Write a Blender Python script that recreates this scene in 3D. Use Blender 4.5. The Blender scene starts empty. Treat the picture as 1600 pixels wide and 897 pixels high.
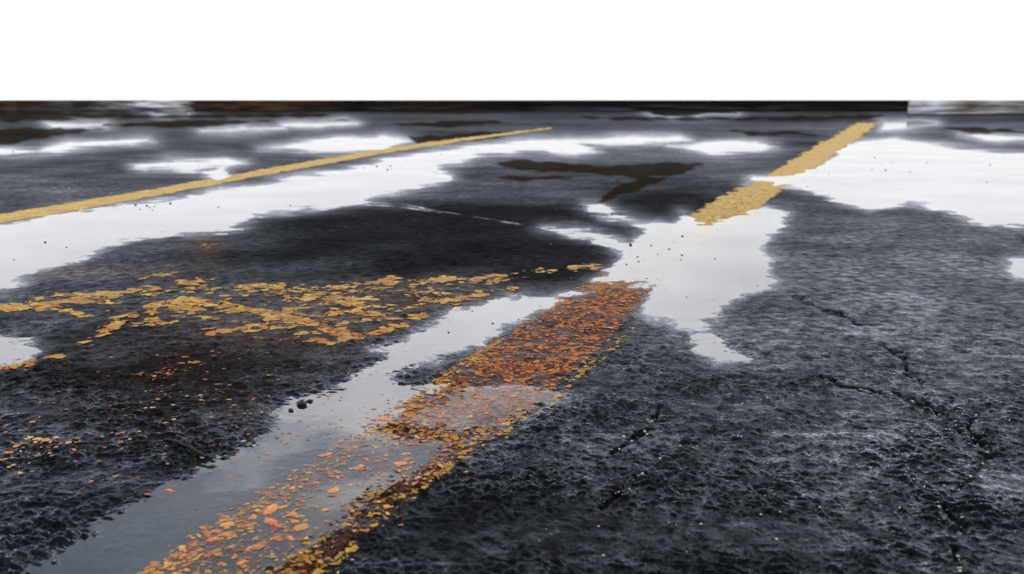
import bpy, math, random
import numpy as np
random.seed(4); rng=np.random.default_rng(4)
S=bpy.context.scene
H=0.5; F=1555.0; VH=162.0
th=math.atan((448.5-VH)/F); ct,st=math.cos(th),math.sin(th)

# ---------- image pixels, projected through the camera -> metres on the ground ----------
def to_world(u,v):
    a=(np.asarray(u,float)-800)/F; b=(448.5-np.asarray(v,float))/F
    t=H/(st-b*ct)
    return a*t,(ct+b*st)*t

# ---------- numpy noise ----------
N=4096
perm=rng.permutation(N).astype(np.int32); ang=rng.random(N)*2*np.pi
GC=np.cos(ang).astype(np.float32); GS=np.sin(ang).astype(np.float32)
def gn(x,y,seed=0):
    x=x+seed*17.31; y=y-seed*9.77
    xi=np.floor(x); yi=np.floor(y); fx=(x-xi).astype(np.float32); fy=(y-yi).astype(np.float32)
    xi=xi.astype(np.int64); yi=yi.astype(np.int64)
    def g(ix,iy,dx,dy):
        h=perm[(perm[ix&(N-1)]+iy)&(N-1)]
        return GC[h]*dx+GS[h]*dy
    wx=fx*fx*fx*(fx*(fx*6-15)+10); wy=fy*fy*fy*(fy*(fy*6-15)+10)
    n00=g(xi,yi,fx,fy); n10=g(xi+1,yi,fx-1,fy); n01=g(xi,yi+1,fx,fy-1); n11=g(xi+1,yi+1,fx-1,fy-1)
    a=n00+wx*(n10-n00); b=n01+wx*(n11-n01)
    return (a+wy*(b-a))*1.4

# ---------- ground grid ----------
vr=np.concatenate([VH+np.array([0.5,0.8,1.2]),np.arange(VH+1.6,VH+20,0.7),np.arange(VH+20,940,1.0),np.arange(940,1500,5.0)])
ur=np.concatenate([np.arange(-1500,-60,16.0),np.arange(-60,1660,1.5),np.arange(1660,3100,16.0)])
U,V=np.meshgrid(ur,vr); nr,nc=U.shape
X,Y=to_world(U,V)
SP=(Y*Y/(H*F)).astype(np.float32)
def fade(lam): return np.clip((lam/SP-1.2)/2.0,0,1)
def ss(x,a,b):
    t=np.clip((x-a)/(b-a),0,1); return t*t*(3-2*t)

VS=1.7
def sdf(poly,lim=70):
    P=np.array(poly,float)
    m=(U>P[:,0].min()-lim)&(U<P[:,0].max()+lim)&(V>P[:,1].min()-lim/VS)&(V<P[:,1].max()+lim/VS)
    out=np.full(U.shape,float(lim),np.float32)
    u=U[m]; v=V[m]
    d=np.full(u.shape,1e9); ins=np.zeros(u.shape,bool)
    for i in range(len(P)):
        x0,y0=P[i]; x1,y1=P[(i+1)%len(P)]
        ex,ey=x1-x0,(y1-y0)*VS
        L=ex*ex+ey*ey+1e-9
        t=np.clip(((u-x0)*ex+(v-y0)*VS*ey)/L,0,1)
        dd=(u-x0-t*ex)**2+((v-y0)*VS-t*ey)**2
        d=np.minimum(d,dd)
        if y0!=y1:
            c=((y0>v)!=(y1>v))&(u<(x1-x0)*(v-y0)/(y1-y0)+x0)
            ins^=c
    d=np.sqrt(d); d=np.where(ins,-d,d)
    out[m]=np.minimum(d,lim)
    return out
def sline(pts,w,lim=60):
    P=np.array(pts,float); W=np.broadcast_to(np.array(w,float),(len(P),))
    m=(U>P[:,0].min()-lim)&(U<P[:,0].max()+lim)&(V>P[:,1].min()-lim)&(V<P[:,1].max()+lim)
    out=np.full(U.shape,float(lim),np.float32); u=U[m]; v=V[m]; d=np.full(u.shape,float(lim))
    for i in range(len(P)-1):
        x0,y0=P[i]; x1,y1=P[i+1]; ex,ey=x1-x0,(y1-y0)*VS; L=ex*ex+ey*ey+1e-9
        t=np.clip(((u-x0)*ex+(v-y0)*VS*ey)/L,0,1)
        dd=np.sqrt((u-x0-t*ex)**2+((v-y0)*VS-t*ey)**2)-(W[i]+t*(W[i+1]-W[i]))
        d=np.minimum(d,dd)
    out[m]=d
    return out

puddles=[
 [(-300,400),(-100,362),(0,350),(130,330),(300,305),(430,283),(560,262),(600,248),(640,244),(720,230),(830,217),(900,221),(938,235),(900,241),(850,237),(780,240),(740,247),(690,260),(702,280),(680,288),(600,303),(565,316),(470,328),(400,338),(385,350),(350,362),(290,368),(200,379),(150,392),(110,412),(50,430),(20,448),(0,455),(-120,470),(-300,520)],
 [(1325,222),(1400,216),(1500,232),(1620,242),(1900,260),(1900,380),(1600,352),(1520,348),(1500,332),(1420,317),(1360,328),(1320,320),(1290,304),(1230,291),(1170,286),(1180,278),(1240,272),(1300,246)],
 [(1228,335),(1220,360),(1203,375),(1197,400),(1215,440),(1180,460),(1150,470),(1132,490),(1095,500),(1112,525),(1130,545),(1172,562),(1120,571),(1090,545),(1072,515),(1050,503),(1010,500),(1000,480),(1025,450),(990,440),(950,444),(925,440),(958,415),(970,403),(955,388),(920,372),(850,359),(895,358),(955,372),(985,378),(1000,362),(985,348),(945,338),(915,320),(935,319),(960,334),(1012,348),(1050,348),(1068,334),(1085,345),(1110,352),(1150,340),(1190,322)],
 [(935,452),(880,457),(800,461),(740,478),(700,490),(660,512),(620,530),(580,545),(592,560),(560,580),(530,600),(500,612),(450,622),(420,645),(425,668),(400,690),(370,700),(330,715),(300,740),(250,757),(215,780),(150,815),(90,855),(30,895),(-60,960),(180,980),(330,960),(430,900),(500,850),(560,800),(640,740),(700,690),(640,682),(590,672),(640,632),(700,597),(650,600),(622,590),(640,575),(700,560),(760,535),(800,512),(850,484),(900,462)],
 [(-80,525),(0,530),(50,535),(62,548),(40,562),(0,572),(-80,580)],
 [(210,262),(260,252),(350,249),(382,255),(350,261),(300,267)],[(318,268),(350,259),(362,274),(340,281)],
 [(405,232),(440,228),(520,215),(600,211),(640,221),(600,235),(540,241),(480,235)],
 [(440,195),(540,187),(558,194),(500,201)],[(315,205),(380,197),(445,200),(360,208)],[(75,193),(165,191),(165,198),(80,199)],
 [(-100,236),(0,234),(60,234),(110,221),(230,217),(240,222),(120,231),(50,241),(-100,246)],
 [(850,221),(960,213),(1060,213),(1082,220),(1000,225),(930,227)],
 [(1045,228),(1100,223),(1180,222),(1213,230),(1180,239),(1110,239)],
 [(1010,175),(1050,169),(1140,169),(1150,177),(1080,181),(1020,180)],
 [(1380,190),(1460,192),(1420,200),(1375,205)],[(1500,210),(1600,212),(1700,222),(1560,220)],
 [(1575,405),(1620,397),(1640,430),(1590,432)],
 [(230,168),(300,170),(290,179),(240,179)],
]
q=np.full(U.shape,70,np.float32)
for p in puddles: q=np.minimum(q,sdf(p))
film5=sdf([(645,652),(700,610),(800,604),(860,610),(890,620),(840,648),(780,664),(700,670)])
q=np.minimum(q,np.maximum(film5*.55,-16)+2)
nearw=.35+.65*ss(V,260,420)
ragu=gn(X*2.2,Y*2.2,1)*9*fade(0.45)+gn(X*9,Y*9,2)*9*fade(0.11)+gn(U/60,V/16,3)*7+gn(U/22,V/7,4)*5*nearw+gn(U/9,V/4,14)*3*nearw
q=q+ragu*np.clip(1-np.abs(q)/60,0,1)
clear=1-.55*np.clip(.5-film5/20,0,1)*(U>600)

h=(np.tanh(q/26)*0.0055).astype(np.float64)
h+=gn(X/0.22,Y/0.22,5)*0.0014*fade(.22)+gn(X/0.07,Y/0.07,6)*0.0013*fade(.07)
n1=gn(X/0.030,Y/0.030,7)
g1=gn(X/0.0175+n1*.6,Y/0.0175,8); g2=gn(X/0.0075+n1*.5,Y/0.0075,9); g3=gn(X/.045,Y/.045,10)
blob=np.sqrt(np.abs(g1)**2+.006)*2-.35
deep=np.where(q<-25,.35,1.0)
front=(.7+.55*ss(V,520,760))*np.clip(.85+gn(X/.16,Y/.16,16)*.9,.3,1.35)
fineamp=np.clip(1+gn(X/.11,Y/.11,17)*1.2,.3,2.2)
h+=(n1*0.0016*fade(.03)+(blob*0.0031*fade(.0155)+g2*0.0013*fineamp*fade(.0075)+g3*.0014*fade(.045))*front)*deep
h+=0.002*np.clip(q/30,0,1)*np.clip((Y-8)/10,0,1)

cracks=[[(1245,468),(1290,490),(1325,498),(1345,515)],[(1375,542),(1410,560),(1420,590),(1440,602)],
 [(1275,590),(1310,605),(1390,622),(1440,632),(1475,655)],[(1395,615),(1430,640),(1470,645)],
 [(1525,650),(1510,675),(1545,715),(1520,750),(1470,790),(1500,830),(1490,870),(1510,930)],
 [(1030,640),(1020,670),(985,695),(955,712)],[(1000,740),(985,765),(940,795)]]
wid=np.interp(V,[300,500,650,900],[1.2,1.6,2.0,3.4])
cr=np.full(U.shape,60,np.float32)
for c in cracks: cr=np.minimum(cr,np.abs(sline(c,0.0)))
cru=gn(X/0.05,Y/0.05,12)*9+gn(X/0.013,Y/0.013,13)*4
cr=np.abs(cr+np.clip(cru,-12,0))
brk=np.clip(.7+gn(X/.06,Y/.06,15)*1.1,0,1)
h-=0.005*np.exp(-cr**2/(2*wid**2))*brk
crack=np.exp(-cr**2/(2*wid**2))*brk

# ---------- paint ----------
def gauss(u0,v0,ru,rv): return np.exp(-(((U-u0)/ru)**2+((V-v0)/rv)**2))
lineL=sline([(-300,398),(0,343),(240,302),(430,267),(600,236),(720,219),(860,201)],[17,12,9.5,8.5,7.5,5,2.5])
wobble=gn(X/0.12,Y/0.12,21)*3+gn(X/0.03,Y/0.03,22)*2+gn(U/14,V/5,23)*2.5
pL=np.clip((-(lineL+wobble*.6))/4+.5,0,1)*0.86
Rpoly=[(1340,191),(1378,191),(1332,225),(1295,250),(1232,290),(1180,332),(1120,375),(1070,410),(1025,450),(985,500),(930,560),(880,600),(800,668),(720,730),(650,790),(540,870),(470,940),(180,940),(290,860),(400,785),(520,715),(590,655),(700,590),(790,525),(880,462),(985,405),(1055,355),(1120,310),(1190,278),(1270,230)]
lineR=sdf(Rpoly)
dens=np.interp(V,[0,280,300,340,375,400,440,520,600,640,700,800,900],[.86,.82,.76,.74,.66,.50,.54,.50,.54,.56,.46,.42,.44])
pR=np.clip((-(lineR+wobble*1.5))/8+.5,0,1)*dens
rim=sline([(150,960),(290,868),(400,795),(520,715),(600,655),(700,590),(780,535)],[22,18,15,12,9,7,4])
rim2=sline([(520,880),(600,810),(720,715),(860,630),(960,545),(1000,505)],[16,12,9,7,6,5])
pR=np.maximum(pR,np.clip(.60-rim/22,0,.62)); pR=np.maximum(pR,np.clip(.44-rim2/22,0,.48))
jit=gn(U/28,V/9,41)*9+gn(X/.03,Y/.03,42)*7+gn(U/70,V/22,43)*9
pW=np.zeros(U.shape)
for pts,w in [([(-60,490),(0,484),(70,481),(140,468),(200,456),(245,455)],[6,6,9,11,7,3]),([(85,478),(110,490),(140,500)],[5,5,2]),([(60,470),(120,462),(170,470)],[3,6,3]),
   ([(125,541),(160,525),(200,500),(240,480),(300,476),(350,482),(410,490),(470,502),(520,520),(560,528)],[1,3,6,11,13,9,7,8,9,3]),([(250,482),(230,500),(270,510)],[4,4,2]),
   ([(-60,585),(0,576),(50,566),(92,560)],[9,8,6,2]),([(220,440),(270,430)],[3,2]),([(285,445),(335,440)],[5,3]),([(380,450),(440,452)],[7,5]),
   ([(480,465),(560,445),(640,440),(720,438),(800,432),(900,420),(940,416)],[5,6,6,5,4,2,0]),
   ([(500,495),(560,492),(600,498)],[8,10,4]),([(400,470),(520,470),(600,470)],[2,5,2]),([(330,525),(420,508),(520,540)],[3,2,1]),
   ([(640,480),(720,468),(800,452)],[5,4,1]),([(520,540),(600,520),(640,510)],[5,4,1]),([(590,505),(660,498)],[5,3]),([(420,500),(480,480),(560,478)],[4,4,2])]:
    pW=np.maximum(pW,np.clip(.60-(sline(pts,w)+jit)/18,0,.72))
zone=np.clip(-sdf([(130,450),(300,432),(520,430),(760,425),(940,412),(900,440),(760,462),(640,505),(500,555),(330,540),(150,525)])/35,0,1)
pW=np.maximum(pW,zone*(.43+.14*gn(U/90,V/25,44)))
pW=np.maximum(pW,.36*gauss(260,580,190,45)); pW=np.maximum(pW,.30*gauss(330,700,110,35)); pW=np.maximum(pW,.32*gauss(20,700,70,25))
pW=np.maximum(pW,.36*gauss(325,390,26,24)+.30*gauss(170,425,120,10)+.36*gauss(30,410,60,12))
pW=np.where(pW<.2,0,pW)
stain=np.clip(.8*gauss(325,385,24,30)+.7*gauss(130,428,130,10)+.5*gauss(450,520,170,35)+.5*gauss(650,470,200,22)+.8*gauss(20,410,70,12)+.12*gauss(250,600,200,70),0,1)
stain=np.maximum(stain,np.clip(-lineR/25,0,1)*ss(V,400,450)*(1-.3*ss(V,680,740)))
hueR=np.interp(V,[0,360,430,470,560,640,700,897],[0,0.08,.42,.68,.74,.60,.55,.40])
hueR=np.where((rim<8),np.minimum(hueR,.38),hueR); hueR=np.where(rim2<6,np.minimum(hueR,.33),hueR)
hueW=np.clip(.34+(V-500)/450,.30,.8)

dark_refl=np.zeros(U.shape)  # dark reflections in the far pools, painted as brown low-gloss patches
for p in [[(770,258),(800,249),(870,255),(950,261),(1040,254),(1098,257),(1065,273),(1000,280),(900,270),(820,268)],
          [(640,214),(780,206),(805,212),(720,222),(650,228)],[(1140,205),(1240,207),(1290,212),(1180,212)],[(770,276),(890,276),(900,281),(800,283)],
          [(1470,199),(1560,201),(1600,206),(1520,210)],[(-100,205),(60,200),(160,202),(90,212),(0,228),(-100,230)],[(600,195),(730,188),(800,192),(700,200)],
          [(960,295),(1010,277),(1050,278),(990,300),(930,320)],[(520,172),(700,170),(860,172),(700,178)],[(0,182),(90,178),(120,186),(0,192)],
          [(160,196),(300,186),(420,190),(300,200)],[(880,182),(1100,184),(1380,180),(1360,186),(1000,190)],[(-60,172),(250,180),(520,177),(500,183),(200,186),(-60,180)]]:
    dark_refl=np.maximum(dark_refl,np.clip(.5-(sdf(p)+gn(U/25,V/6,31)*5)/5,0,1))
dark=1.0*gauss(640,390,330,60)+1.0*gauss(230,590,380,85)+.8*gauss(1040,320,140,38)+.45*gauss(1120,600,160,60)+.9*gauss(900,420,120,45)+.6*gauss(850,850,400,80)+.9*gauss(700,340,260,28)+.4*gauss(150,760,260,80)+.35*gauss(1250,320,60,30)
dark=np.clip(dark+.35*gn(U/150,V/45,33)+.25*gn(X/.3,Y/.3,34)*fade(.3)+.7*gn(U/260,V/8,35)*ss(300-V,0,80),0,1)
sheen=.7*gauss(1420,440,260,110)+.6*gauss(480,330,120,18)+.5*gauss(1150,540,160,40)+.5*gauss(120,300,200,25)+.5*gauss(560,590,120,30)+.55*gauss(1050,245,400,18)+.4*gauss(700,300,140,20)+.5*gauss(1300,200,200,10)+.2*gauss(1300,700,300,120)
sheen=np.clip(sheen+.25*gn(U/110,V/22,36)+.5*gn(U/200,V/7,37)*ss(300-V,0,80),0,1)
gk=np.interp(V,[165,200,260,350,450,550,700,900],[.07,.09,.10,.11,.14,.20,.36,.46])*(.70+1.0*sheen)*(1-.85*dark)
for pts in ([(570,316),(640,323),(720,337),(800,350),(880,362)],[(560,320),(620,324),(690,334)],[(1430,316),(1480,322),(1510,340)],[(1440,322),(1480,330),(1500,343)]):
    gk=gk+.40*np.clip(1-(sline(pts,.6)+gn(U/9,V/4,61)*1.0)/1.8,0,1)*np.clip(.5+gn(U/40,V/10,62)*1.3,0,1)
gk=gk*(1-crack*.95)
shore=np.exp(-np.clip(q,0,99)/9)
h=np.where(dark_refl>.5,np.maximum(h,0.002),h)
depth=np.clip(-h*1000,-1,6)

co=np.stack([X,Y,h],-1).reshape(-1,3).astype(np.float32)

def grid_mesh(name,mask=None,zoff=0.0,z=None,attrs={}):
    idx=np.arange(nr*nc).reshape(nr,nc)
    a=idx[:-1,:-1].ravel(); b=idx[:-1,1:].ravel(); c=idx[1:,1:].ravel(); d=idx[1:,:-1].ravel()
    if mask is not None:
        mf=mask.ravel(); k=mf[a]|mf[b]|mf[c]|mf[d]; a,b,c,d=a[k],b[k],c[k],d[k]
    quads=np.stack([a,d,c,b],1)
    used,inv=np.unique(quads,return_inverse=True); inv=inv.reshape(quads.shape)
    vc=co[used].copy()
    if z is not None: vc[:,2]=z
    vc[:,2]+=zoff
    me=bpy.data.meshes.new(name)
    me.vertices.add(len(vc)); me.vertices.foreach_set('co',vc.ravel())
    me.loops.add(inv.size); me.loops.foreach_set('vertex_index',inv.ravel().astype(np.int32))
    me.polygons.add(len(inv)); me.polygons.foreach_set('loop_start',np.arange(0,inv.size,4,dtype=np.int32))
    me.polygons.foreach_set('use_smooth',np.ones(len(inv),bool))
    me.update(calc_edges=True)
    for k,v in attrs.items():
        at=me.attributes.new(k,'FLOAT','POINT'); at.data.foreach_set('value',v.ravel()[used].astype(np.float32))
    ob=bpy.data.objects.new(name,me); S.collection.objects.link(ob)
    return ob

def mat(name):
    m=bpy.data.materials.new(name); m.use_nodes=True; nt=m.node_tree; nt.nodes.clear()
    out=nt.nodes.new('ShaderNodeOutputMaterial'); return m,nt,out
class G:
    def __init__(s,nt): s.nt=nt
    def n(s,t,ins={},**kw):
        x=s.nt.nodes.new('ShaderNode'+t)
        for k,v in kw.items(): setattr(x,k,v)
        for k,v in ins.items():
            if isinstance(v,bpy.types.NodeSocket): s.nt.links.new(v,x.inputs[k])
            else: x.inputs[k].default_value=v
        return x
    def m(s,op,a,b=0.0,c=0.0,clamp=False):
        x=s.n('Math',{0:a,1:b,2:c},operation=op,use_clamp=clamp); return x.outputs[0]
    def mix(s,f,a,b):
        x=s.nt.nodes.new('ShaderNodeMix'); x.data_type='RGBA'
        for k,v in ((0,f),(6,a),(7,b)):
            if isinstance(v,bpy.types.NodeSocket): s.nt.links.new(v,x.inputs[k])
            else: x.inputs[k].default_value=v if k==0 else (*v,1)
        return x.outputs[2]
    def attr(s,nm): return s.n('Attribute',attribute_name=nm).outputs['Fac']
    def mr(s,v,a,b,c,d): return s.n('MapRange',{0:v,1:a,2:b,3:c,4:d}).outputs[0]

def asphalt(name,attrs=True):
    m,nt,out=mat(name); g=G(nt)
    P=g.n('TexCoord').outputs['Object']
    nf=g.n('TexNoise',{'Vector':P,'Scale':300.0,'Detail':2.0}).outputs[0]
    nm=g.n('TexNoise',{'Vector':P,'Scale':75.0,'Detail':4.0,'Roughness':.6}).outputs[0]
    nk=g.n('TexNoise',{'Vector':P,'Scale':30.0,'Detail':5.0,'Roughness':.7}).outputs[0]
    nl=g.n('TexNoise',{'Vector':P,'Scale':2.5,'Detail':6.0,'Roughness':.65}).outputs[0]
    c=g.mix(g.mr(nm,.35,.7,0,1),(.0038,.0044,.0056),(.0115,.013,.016))
    c=g.mix(g.mr(nf,.65,.75,0,.4),c,(.06,.06,.065))
    k=g.m('MULTIPLY',g.mr(nk,.36,.66,.2,1.55),g.mr(nl,.35,.65,.55,1.35))
    k=g.m('ADD',k,g.m('MULTIPLY',g.mr(nf,.66,.72,0,1),1.8))
    if attrs:
        dk=g.attr('dark'); dr=g.attr('dark_refl'); sn=g.attr('stain'); ck=g.attr('crack'); so_=g.attr('shore')
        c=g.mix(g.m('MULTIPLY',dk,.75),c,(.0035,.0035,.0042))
        sm=g.m('MULTIPLY',sn,g.mr(nm,.38,.62,.0,.85))
        c=g.mix(sm,c,(.14,.045,.010))
        c=g.mix(dr,c,(.020,.012,.006))
        c=g.mix(ck,c,(.0012,.0012,.0012))
        k=g.m('MULTIPLY',k,g.attr('gk'))
        k=g.m('ADD',k,g.m('MULTIPLY',so_,.24))
        k=g.m('MULTIPLY',k,g.mr(dr,0,1,1,.12))
    else: k=g.m('MULTIPLY',k,.08)
    hb=g.m('ADD',g.m('MULTIPLY',nm,.8),g.m('MULTIPLY',nf,.20))
    bp=g.n('Bump',{'Height':hb,'Strength':1.0,'Distance':.0028}).outputs[0]
    fr=g.n('Fresnel',{'IOR':1.5,'Normal':bp}).outputs[0]
    f2=g.m('MINIMUM',g.m('MULTIPLY',g.m('POWER',fr,2.0),8.5),2.0)
    fac=g.m('MULTIPLY',f2,k,clamp=True)
    df=g.n('BsdfDiffuse',{'Color':c,'Roughness':.5,'Normal':bp})
    gl=g.n('BsdfGlossy',{'Color':(.84,.90,1.0,1),'Roughness':.10,'Normal':bp})
    mx=g.n('MixShader',{0:fac}); nt.links.new(df.outputs[0],mx.inputs[1]); nt.links.new(gl.outputs[0],mx.inputs[2]); nt.links.new(mx.outputs[0],out.inputs[0]); return m
M_as=asphalt('wet_asphalt')
ground=grid_mesh('asphalt_ground',attrs={'dark':dark,'dark_refl':dark_refl,'stain':stain,'crack':crack,'gk':gk*np.interp(V,[0,300,500,700],[.72,.75,.88,.95]),'shore':shore})
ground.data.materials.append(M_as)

bpy.ops.mesh.primitive_plane_add(size=6000,location=(0,0,-.05)); lot=bpy.context.object; lot.name='parking_lot_ground'
lot.data.materials.append(asphalt('far_asphalt',False))

# water
m,nt,out=mat('rain_water'); g=G(nt)
P=g.n('TexCoord').outputs['Object']
rp=g.n('TexNoise',{'Vector':P,'Scale':14.0,'Detail':2.0}).outputs[0]
bp=g.n('Bump',{'Height':rp,'Strength':.12,'Distance':.002}).outputs[0]
fr=g.n('Fresnel',{'IOR':1.60,'Normal':bp}).outputs[0]
film=g.m('MULTIPLY',g.mr(g.attr('depth'),0.0,1.0,.40,1.0),g.attr('clear'))
dirt=g.n('TexNoise',{'Vector':P,'Scale':1.3,'Detail':5.0,'Roughness':.6}).outputs[0]
fac=g.m('MULTIPLY',g.m('MULTIPLY',g.m('MINIMUM',fr,.82),film),g.mr(dirt,.35,.65,.90,1.03),clamp=True)
tr=g.n('BsdfTransparent',{'Color':(.84,.84,.84,1)}); gl=g.n('BsdfGlossy',{'Color':(1,1,1,1),'Roughness':.012,'Normal':bp})
mx=g.n('MixShader',{0:fac}); nt.links.new(tr.outputs[0],mx.inputs[1]); nt.links.new(gl.outputs[0],mx.inputs[2]); nt.links.new(mx.outputs[0],out.inputs[0])
water=grid_mesh('rain_puddle_water',mask=(q<35),z=0.0,attrs={'depth':depth,'clear':clear})
water.data.materials.append(m)

def paintmat(name,vs,big):
    m,nt,out=mat(name); g=G(nt)
    P=g.n('TexCoord').outputs['Object']
    wn=g.n('TexNoise',{'Vector':P,'Scale':vs*.8,'Detail':3.0})
    Pw=g.n('VectorMath',{0:P,1:g.n('VectorMath',{0:wn.outputs['Color'],'Scale':1.3/vs},operation='SCALE').outputs[0]},operation='ADD').outputs[0]
    vo=g.n('TexVoronoi',{'Vector':Pw,'Scale':vs}); ce=g.n('SeparateColor',{0:vo.outputs['Color']}).outputs[0]
    ve=g.n('TexVoronoi',{'Vector':Pw,'Scale':vs},feature='DISTANCE_TO_EDGE').outputs[0]
    n1=g.n('TexNoise',{'Vector':P,'Scale':vs*2.2,'Detail':5.0,'Roughness':.7}).outputs[0]
    n2=g.n('TexNoise',{'Vector':P,'Scale':big,'Detail':4.0}).outputs[0]
    p=g.attr('paint'); hu=g.attr('hue')
    thr=g.m('ADD',g.m('MULTIPLY',ce,.36),g.m('ADD',g.m('MULTIPLY',g.mr(n1,.25,.75,0,1),.36),g.m('MULTIPLY',g.mr(n2,.3,.7,0,1),.26)))
    edge=g.m('MULTIPLY',g.m('SUBTRACT',.14,ve,clamp=True),g.mr(p,.6,.95,2.2,.3))
    d=g.m('SUBTRACT',g.m('SUBTRACT',p,thr),edge)
    al=g.mr(d,-.015,.03,0,1)
    hv=g.m('ADD',hu,g.m('MULTIPLY',g.m('SUBTRACT',ce,.5),g.mr(hu,0,.4,.10,.5)),clamp=True)
    cr_=g.n('ValToRGB',{0:hv}); e=cr_.color_ramp; e.elements[0].color=(.78,.50,.10,1); e.elements[1].color=(.58,.07,.010,1)
    x=e.elements.new(.3); x.color=(.62,.29,.018,1); x=e.elements.new(.5); x.color=(.70,.21,.012,1); x=e.elements.new(.75); x.color=(.66,.12,.010,1)
    dirt=g.m('MULTIPLY',g.mr(n1,.3,.62,.40,1.0),g.mr(n2,.3,.65,.60,1.0))
    col=g.n('VectorMath',{0:cr_.outputs[0],'Scale':dirt},operation='SCALE').outputs[0]
    bp=g.n('Bump',{'Height':g.m('ADD',al,n1),'Strength':.6,'Distance':.002}).outputs[0]
    df=g.n('BsdfDiffuse',{'Color':col,'Normal':bp}); gl=g.n('BsdfGlossy',{'Color':(1,.95,.88,1),'Roughness':.18,'Normal':bp})
    fr=g.n('Fresnel',{'IOR':1.4,'Normal':bp}).outputs[0]
    b=g.n('MixShader',{0:g.m('MINIMUM',g.m('MULTIPLY',fr,.28),.12)}); nt.links.new(df.outputs[0],b.inputs[1]); nt.links.new(gl.outputs[0],b.inputs[2])
    t=g.n('BsdfTransparent'); mx=g.n('MixShader',{0:al}); nt.links.new(t.outputs[0],mx.inputs[1]); nt.links.new(b.outputs[0],mx.inputs[2]); nt.links.new(mx.outputs[0],out.inputs[0])
    return m
M1=paintmat('yellow_road_paint',75.0,9.0); M2=paintmat('worn_yellow_paint',38.0,7.0)
for nm,p,hu,mm in (('yellow_parking_line',pL,np.zeros(U.shape)+.05,M1),('yellow_parking_line.001',pR,hueR,M1),('worn_paint_marking',pW,hueW,M2)):
    o=grid_mesh(nm,mask=p>.02,zoff=.0007,attrs={'paint':p,'hue':hu}); o.data.materials.append(mm)

def fld(A,u,v):
    r=np.clip(np.searchsorted(vr,v),0,nr-1); c=np.clip(np.searchsorted(ur,u),0,nc-1); return A[r,c]
def hz(u,v): return fld(h,u,v)
def build(name,verts,faces,cols,mats,smooth=False):
    me=bpy.data.meshes.new(name); me.from_pydata(verts,[],faces); 
    if smooth: me.polygons.foreach_set('use_smooth',[True]*len(faces))
    if cols:
        ca=me.color_attributes.new('Col','FLOAT_COLOR','POINT'); ca.data.foreach_set('color',np.array([(*c,1) for c in cols],np.float32).ravel())
    ob=bpy.data.objects.new(name,me); S.collection.objects.link(ob); me.materials.append(mats); return ob
def colmat(name,rough,spec):
    m,nt,out=mat(name); g=G(nt)
    c=g.n('Attribute',attribute_name='Col').outputs['Color']
    n=g.n('TexNoise',{'Vector':g.n('TexCoord').outputs['Object'],'Scale':300.0,'Detail':3.0}).outputs[0]
    c2=g.n('VectorMath',{0:c,'Scale':g.mr(n,.3,.7,.50,1.15)},operation='SCALE').outputs[0]
    bp=g.n('Bump',{'Height':n,'Strength':.5,'Distance':.001}).outputs[0]
    b=g.n('BsdfPrincipled',{'Base Color':c2,'Roughness':rough,'Specular IOR Level':spec,'Normal':bp}); nt.links.new(b.outputs[0],out.inputs[0]); return m
vs,fs,cs=[],[],[]
pal=[(.80,.40,.025),(.82,.27,.016),(.78,.17,.014),(.68,.09,.012),(.74,.42,.07)]
def flake(u,v,r,col):
    x,y=to_world(u,v); x=float(x);y=float(y); z=max(float(hz(u,v))+.0009,.0004)
    k=random.randint(6,9); a0=random.random()*6.28; el=random.uniform(.35,1); i0=len(vs); tilt=random.uniform(-.06,.06)
    vs.append((x,y,z+r*.04+.0003)); cs.append(col)
    for j in range(k):
        t=j/k*6.283; rr=r*random.uniform(.45,1.25); dx=rr*math.cos(t); dy=rr*el*math.sin(t)
        X_=dx*math.cos(a0)-dy*math.sin(a0); Y_=dx*math.sin(a0)+dy*math.cos(a0)
        vs.append((x+X_,y+Y_,z+tilt*X_)); cs.append(tuple(q_*.85 for q_ in col))
    for j in range(k): fs.append((i0,i0+1+j,i0+1+(j+1)%k))
cnt=0
while cnt<2400:
    v=random.uniform(435,930); u=random.uniform(150,1050)
    lr=float(fld(lineR,u,v)); rm=float(fld(rim,u,v))
    pr=0.0
    if lr<0: pr=.5 if v>600 else .30
    elif lr<25: pr=.10
    if rm<4 and v>620: pr=.9
    if 690>v>600 and lr<-10 and u>620: pr*=.8
    if v>760 and u>480: pr*=.3
    if random.random()>pr: continue
    hu=float(fld(hueR,u,v)); c=pal[min(4,max(0,int(random.gauss(hu*3.4,.9))))]
    b=random.uniform(.25,1.05); c=tuple(t*b for t in c)
    s=random.choice([.0013,.002,.0028,.004,.006])
    if random.random()<.06: s*=1.8
    if v<600: s*=.8
    flake(u,v,s,c); cnt+=1
for _ in range(480):
    u=random.gauss(330,150); v=random.gauss(640,75)
    if v<540: continue
    b=random.uniform(.4,1); flake(u,v,random.choice([.0015,.002,.003,.005]),tuple(t*b for t in random.choice(pal[:4])))
for _ in range(60):
    u=random.gauss(30,50); v=random.gauss(705,18); flake(u,v,random.choice([.003,.004,.007]),random.choice(pal[:2]))
for (u,v,r) in [(425,795,.018),(655,762,.012),(420,815,.012),(265,766,.008),(505,712,.012),(650,682,.013),(600,655,.014)]: flake(u,v,r,pal[random.randint(0,2)])
build('paint_flakes',vs,fs,cs,colmat('flake_paint',.28,.25))
vs,fs,cs=[],[],[]
import bmesh
bm=bmesh.new(); bmesh.ops.create_icosphere(bm,subdivisions=2,radius=1); bm.verts.ensure_lookup_table()
IV=np.array([v.co[:] for v in bm.verts]); IF=[[v.index for v in f.verts] for f in bm.faces]; bm.free()
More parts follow.
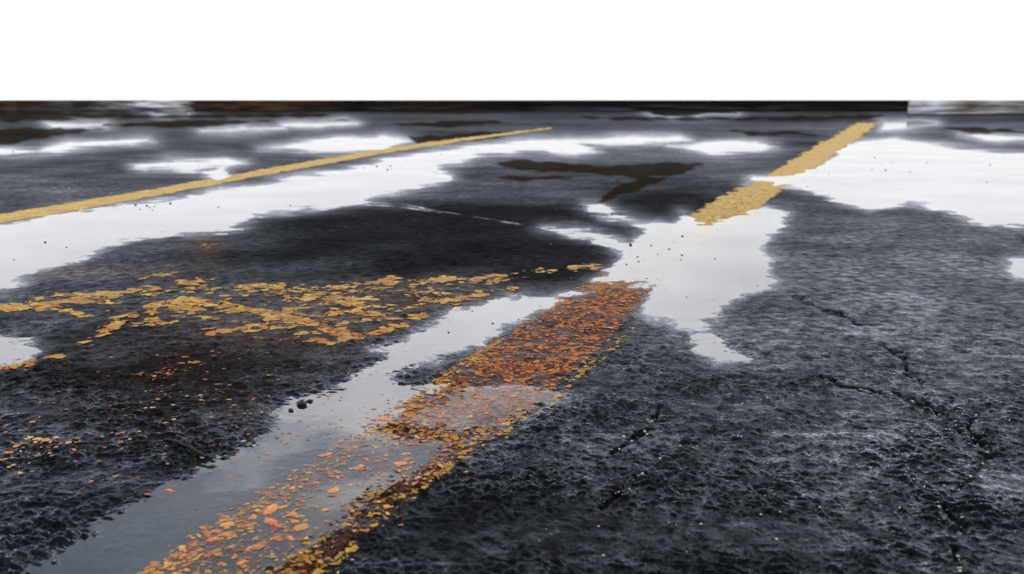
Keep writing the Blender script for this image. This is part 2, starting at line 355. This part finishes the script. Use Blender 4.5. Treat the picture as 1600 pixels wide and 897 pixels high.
def pebble(u,v,r,col,flat=.6,rough=.22):
    x,y=to_world(u,v); z=max(float(hz(u,v)),0.0)
    sc=np.array([r*random.uniform(.8,1.3),r*random.uniform(.7,1.1),r*flat])
    W=IV*(1+rough*(rng.random((len(IV),1))-.5)*2)*sc+np.array([float(x),float(y),z+r*.25])
    i0=len(vs); vs.extend(map(tuple,W)); cs.extend([col]*len(W)); fs.extend([[i+i0 for i in f] for f in IF])
dk=[(.012,.01,.01),(.03,.02,.015),(.09,.02,.01),(.02,.02,.02),(.015,.015,.018)]
n=0
while n<70:
    v=235+abs(random.gauss(0,1))*200; v=min(v,900); u=random.uniform(-40,1640)
    if fld(q,u,v)>5 and random.random()<.75: continue
    D=777/(v-VH)
    pebble(u,v,min(.008,random.choice([.7,.9,1.2,1.9])/1555*D),random.choice(dk)); n+=1
for (u0,v0,s,k) in [(1000,400,45,18),(240,325,18,8),(600,262,20,6),(1370,262,30,4),(940,335,30,10),(720,500,60,6),(130,290,40,3)]:
    for _ in range(k):
        u=random.gauss(u0,s); v=random.gauss(v0,s*.22); D=777/(v-VH); pebble(u,v,random.uniform(.7,1.7)/1555*D,random.choice(dk))
pebble(472,632,.009,(.015,.013,.013),.6,.3); pebble(484,627,.005,(.02,.018,.018),.6,.3); pebble(455,642,.005,(.02,.018,.018)); pebble(985,383,.007,(.10,.02,.01)); 
build('gravel_debris',vs,fs,cs,colmat('dark_gravel',.3,.5),True)
vs,fs,cs=[],[],[]
for c in cracks:
    for i in range(len(c)-1):
        L=math.dist(c[i],c[i+1])
        for _ in range(int(L/9)):
            t=random.random()**1.3; u=c[i][0]+t*(c[i+1][0]-c[i][0])+random.gauss(0,5); v=c[i][1]+t*(c[i+1][1]-c[i][1])+random.gauss(0,4)
            if v<630: continue
            pebble(u,v,random.choice([.0007,.0009,.0012,.0016,.0024]),(.8,.78,.72),.8,.05)
for _ in range(50):
    u=random.uniform(820,1640); v=random.uniform(620,900); pebble(u,v,random.choice([.0005,.0007,.0010,.0015]),(.8,.78,.74),.7,.05)
m,nt,out=mat('droplet_glint'); g=G(nt)
b=g.n('BsdfPrincipled',{'Base Color':(.60,.54,.43,1),'Roughness':.06,'IOR':1.4}); nt.links.new(b.outputs[0],out.inputs[0])  # pale opaque base colour paints the bright glints onto the beads
build('water_droplets',vs,fs,cs,m,True)
x0,y0=map(float,to_world(258,693)); x1,y1=map(float,to_world(322,722))
cu=bpy.data.curves.new('twig','CURVE'); cu.dimensions='3D'; sp=cu.splines.new('POLY'); sp.points.add(5)
for i in range(6):
    t=i/5; sp.points[i].co=(x0+(x1-x0)*t+random.uniform(-.002,.002),y0+(y1-y0)*t+random.uniform(-.002,.002),.007+.004*math.sin(t*3),1); sp.points[i].radius=1-.6*abs(t-.6)
cu.bevel_depth=.0026; cu.bevel_resolution=2
tw=bpy.data.objects.new('twig',cu); S.collection.objects.link(tw)
m,nt,out=mat('twig_bark'); g=G(nt); nz=g.n('TexNoise',{'Scale':200.0}).outputs[0]
b=g.n('BsdfPrincipled',{'Base Color':g.mix(nz,(.004,.003,.003),(.015,.011,.008)),'Roughness':.6,'Specular IOR Level':.2}); nt.links.new(b.outputs[0],out.inputs[0]); cu.materials.append(m)

# ---------- added low blocks, painted with the blurred reflections along the horizon ----------
def refl_strip(name,u0,u1,stops,D):
    ztop=H+D*(VH-157)/F
    X0=(u0-800)/F*D; X1=(u1-800)/F*D; W=X1-X0
    bm=bmesh.new(); bmesh.ops.create_cube(bm,size=1)
    for v in bm.verts: v.co=((v.co.x+.5)*W,(v.co.y+.5)*.4,(v.co.z+.5)*(ztop+.05)-.05)
    bmesh.ops.bevel(bm,geom=[e for e in bm.edges],offset=.015,segments=2,affect='EDGES')
    me=bpy.data.meshes.new(name); bm.to_mesh(me); bm.free(); ob=bpy.data.objects.new(name,me); ob.location=(X0,D,0); S.collection.objects.link(ob)
    m,nt,out=mat(name+'_colour'); g=G(nt)
    P=g.n('TexCoord').outputs['Object']; sx=g.n('SeparateXYZ',{0:P})
    nz=g.n('TexNoise',{'Vector':g.n('Mapping',{'Vector':P,'Scale':(.4,1,3)}).outputs[0],'Scale':1.3,'Detail':2.0}).outputs[0]
    n4=g.n('TexNoise',{'Vector':g.n('Mapping',{'Vector':P,'Scale':(.10,1,3.5)}).outputs[0],'Scale':1.7,'Detail':3.0}).outputs[0]
    f=g.m('ADD',g.m('DIVIDE',sx.outputs[0],W),g.m('MULTIPLY',g.m('SUBTRACT',nz,.5),.04))
    cr_=g.n('ValToRGB',{0:f}); e=cr_.color_ramp
    while len(e.elements)>1: e.elements.remove(e.elements[-1])
    for i,(u,c) in enumerate(stops):
        p=(u-u0)/(u1-u0)
        if i==0: e.elements[0].position=p; e.elements[0].color=(*c,1)
        else: x=e.elements.new(p); x.color=(*c,1)
    # blurred grey streaks mixed into the lower half of the painted strip
    lowz=g.m('MULTIPLY',g.mr(sx.outputs[2],.50,.15,0,1),g.mr(n4,.42,.62,0,.9))
    cc=g.mix(lowz,cr_.outputs[0],(.055,.060,.068))
    col=g.n('VectorMath',{0:cc,'Scale':g.mr(nz,.35,.65,.4,1.5)},operation='SCALE').outputs[0]
    b=g.n('BsdfPrincipled',{'Base Color':col,'Roughness':.8,'Specular IOR Level':.1}); nt.links.new(b.outputs[0],out.inputs[0]); me.materials.append(m)
K=(.006,.008,.008)
refl_strip('reflection_strip',-1500,1413,[(-1500,K),(-20,(.02,.015,.01)),(30,(.10,.045,.02)),(90,(.05,.04,.035)),(170,(.14,.13,.13)),(215,(.35,.34,.34)),(245,(.8,.8,.8)),(285,(.8,.78,.75)),(310,(.02,.012,.008)),(400,(.09,.04,.014)),(480,(.06,.03,.012)),(540,(.012,.010,.008)),(700,(.03,.014,.006)),(820,K),(900,(.014,.011,.008)),(1100,K),(1413,K)],70)
refl_strip('reflection_strip.001',1413.5,2500,[(1413.5,(.80,.79,.77)),(1460,(.8,.8,.8)),(1500,(.35,.28,.22)),(1560,(.6,.57,.53)),(1600,(.25,.2,.16)),(2500,(.5,.48,.45))],50)

# ---------- world ----------
el=math.radians(48); az=math.radians(20)
w=bpy.data.worlds.new('World'); S.world=w; w.use_nodes=True; nt=w.node_tree; nt.nodes.clear(); g=G(nt)
sky=g.n('TexSky',sky_type='NISHITA',sun_disc=False,sun_elevation=el,sun_rotation=az)
gen=g.n('TexCoord').outputs['Generated']; z=g.n('SeparateXYZ',{0:gen}).outputs[2]
cl=g.n('TexNoise',{'Vector':g.n('Mapping',{'Vector':gen,'Scale':(1,1,2.2)}).outputs[0],'Scale':3.2,'Detail':7.0,'Roughness':.55}).outputs[0]
sk=g.n('VectorMath',{0:sky.outputs[0],'Scale':.10},operation='SCALE').outputs[0]
over=g.mix(g.mr(cl,.35,.65,0,1),(.52,.66,.86),(1.2,1.23,1.3))
high=g.mix(.78,sk,over)
f=g.mr(g.m('ADD',z,g.m('MULTIPLY',g.m('SUBTRACT',cl,.5),-.4)),.29,.33,0,1)
low=g.mix(g.mr(z,0.0,.24,0,1),(1.02,1.02,1.03),(1.85,1.87,1.93))
low=g.n('VectorMath',{0:low,'Scale':g.m('ADD',1.0,g.m('MULTIPLY',g.mr(z,.06,.15,0,1),g.mr(cl,.35,.65,-.18,.05)))},operation='SCALE').outputs[0]
col=g.mix(f,low,high)
bg=g.n('Background',{'Color':col,'Strength':1.0}); o=g.n('OutputWorld'); nt.links.new(bg.outputs[0],o.inputs[0])
sl=bpy.data.lights.new('sun','SUN'); sl.energy=1.3; sl.angle=math.radians(12); sl.color=(1,.93,.84)
so=bpy.data.objects.new('sun',sl); S.collection.objects.link(so)
from mathutils import Vector
dv=Vector((math.sin(az)*math.cos(el),math.cos(az)*math.cos(el),math.sin(el))); so.rotation_euler=dv.to_track_quat('Z','Y').to_euler(); so.location=(0,0,5)

cam=bpy.data.cameras.new('camera'); cam.lens=36*F/1600; cam.sensor_width=36; cam.clip_start=.02; cam.clip_end=6000
cam.dof.use_dof=True; cam.dof.focus_distance=1.9; cam.dof.aperture_fstop=7.5
co_=bpy.data.objects.new('camera',cam); co_.location=(0,0,H); co_.rotation_euler=(math.pi/2-th,0,0); S.collection.objects.link(co_); S.camera=co_
S.view_settings.view_transform='Standard'; S.view_settings.look='None'; S.view_settings.exposure=0
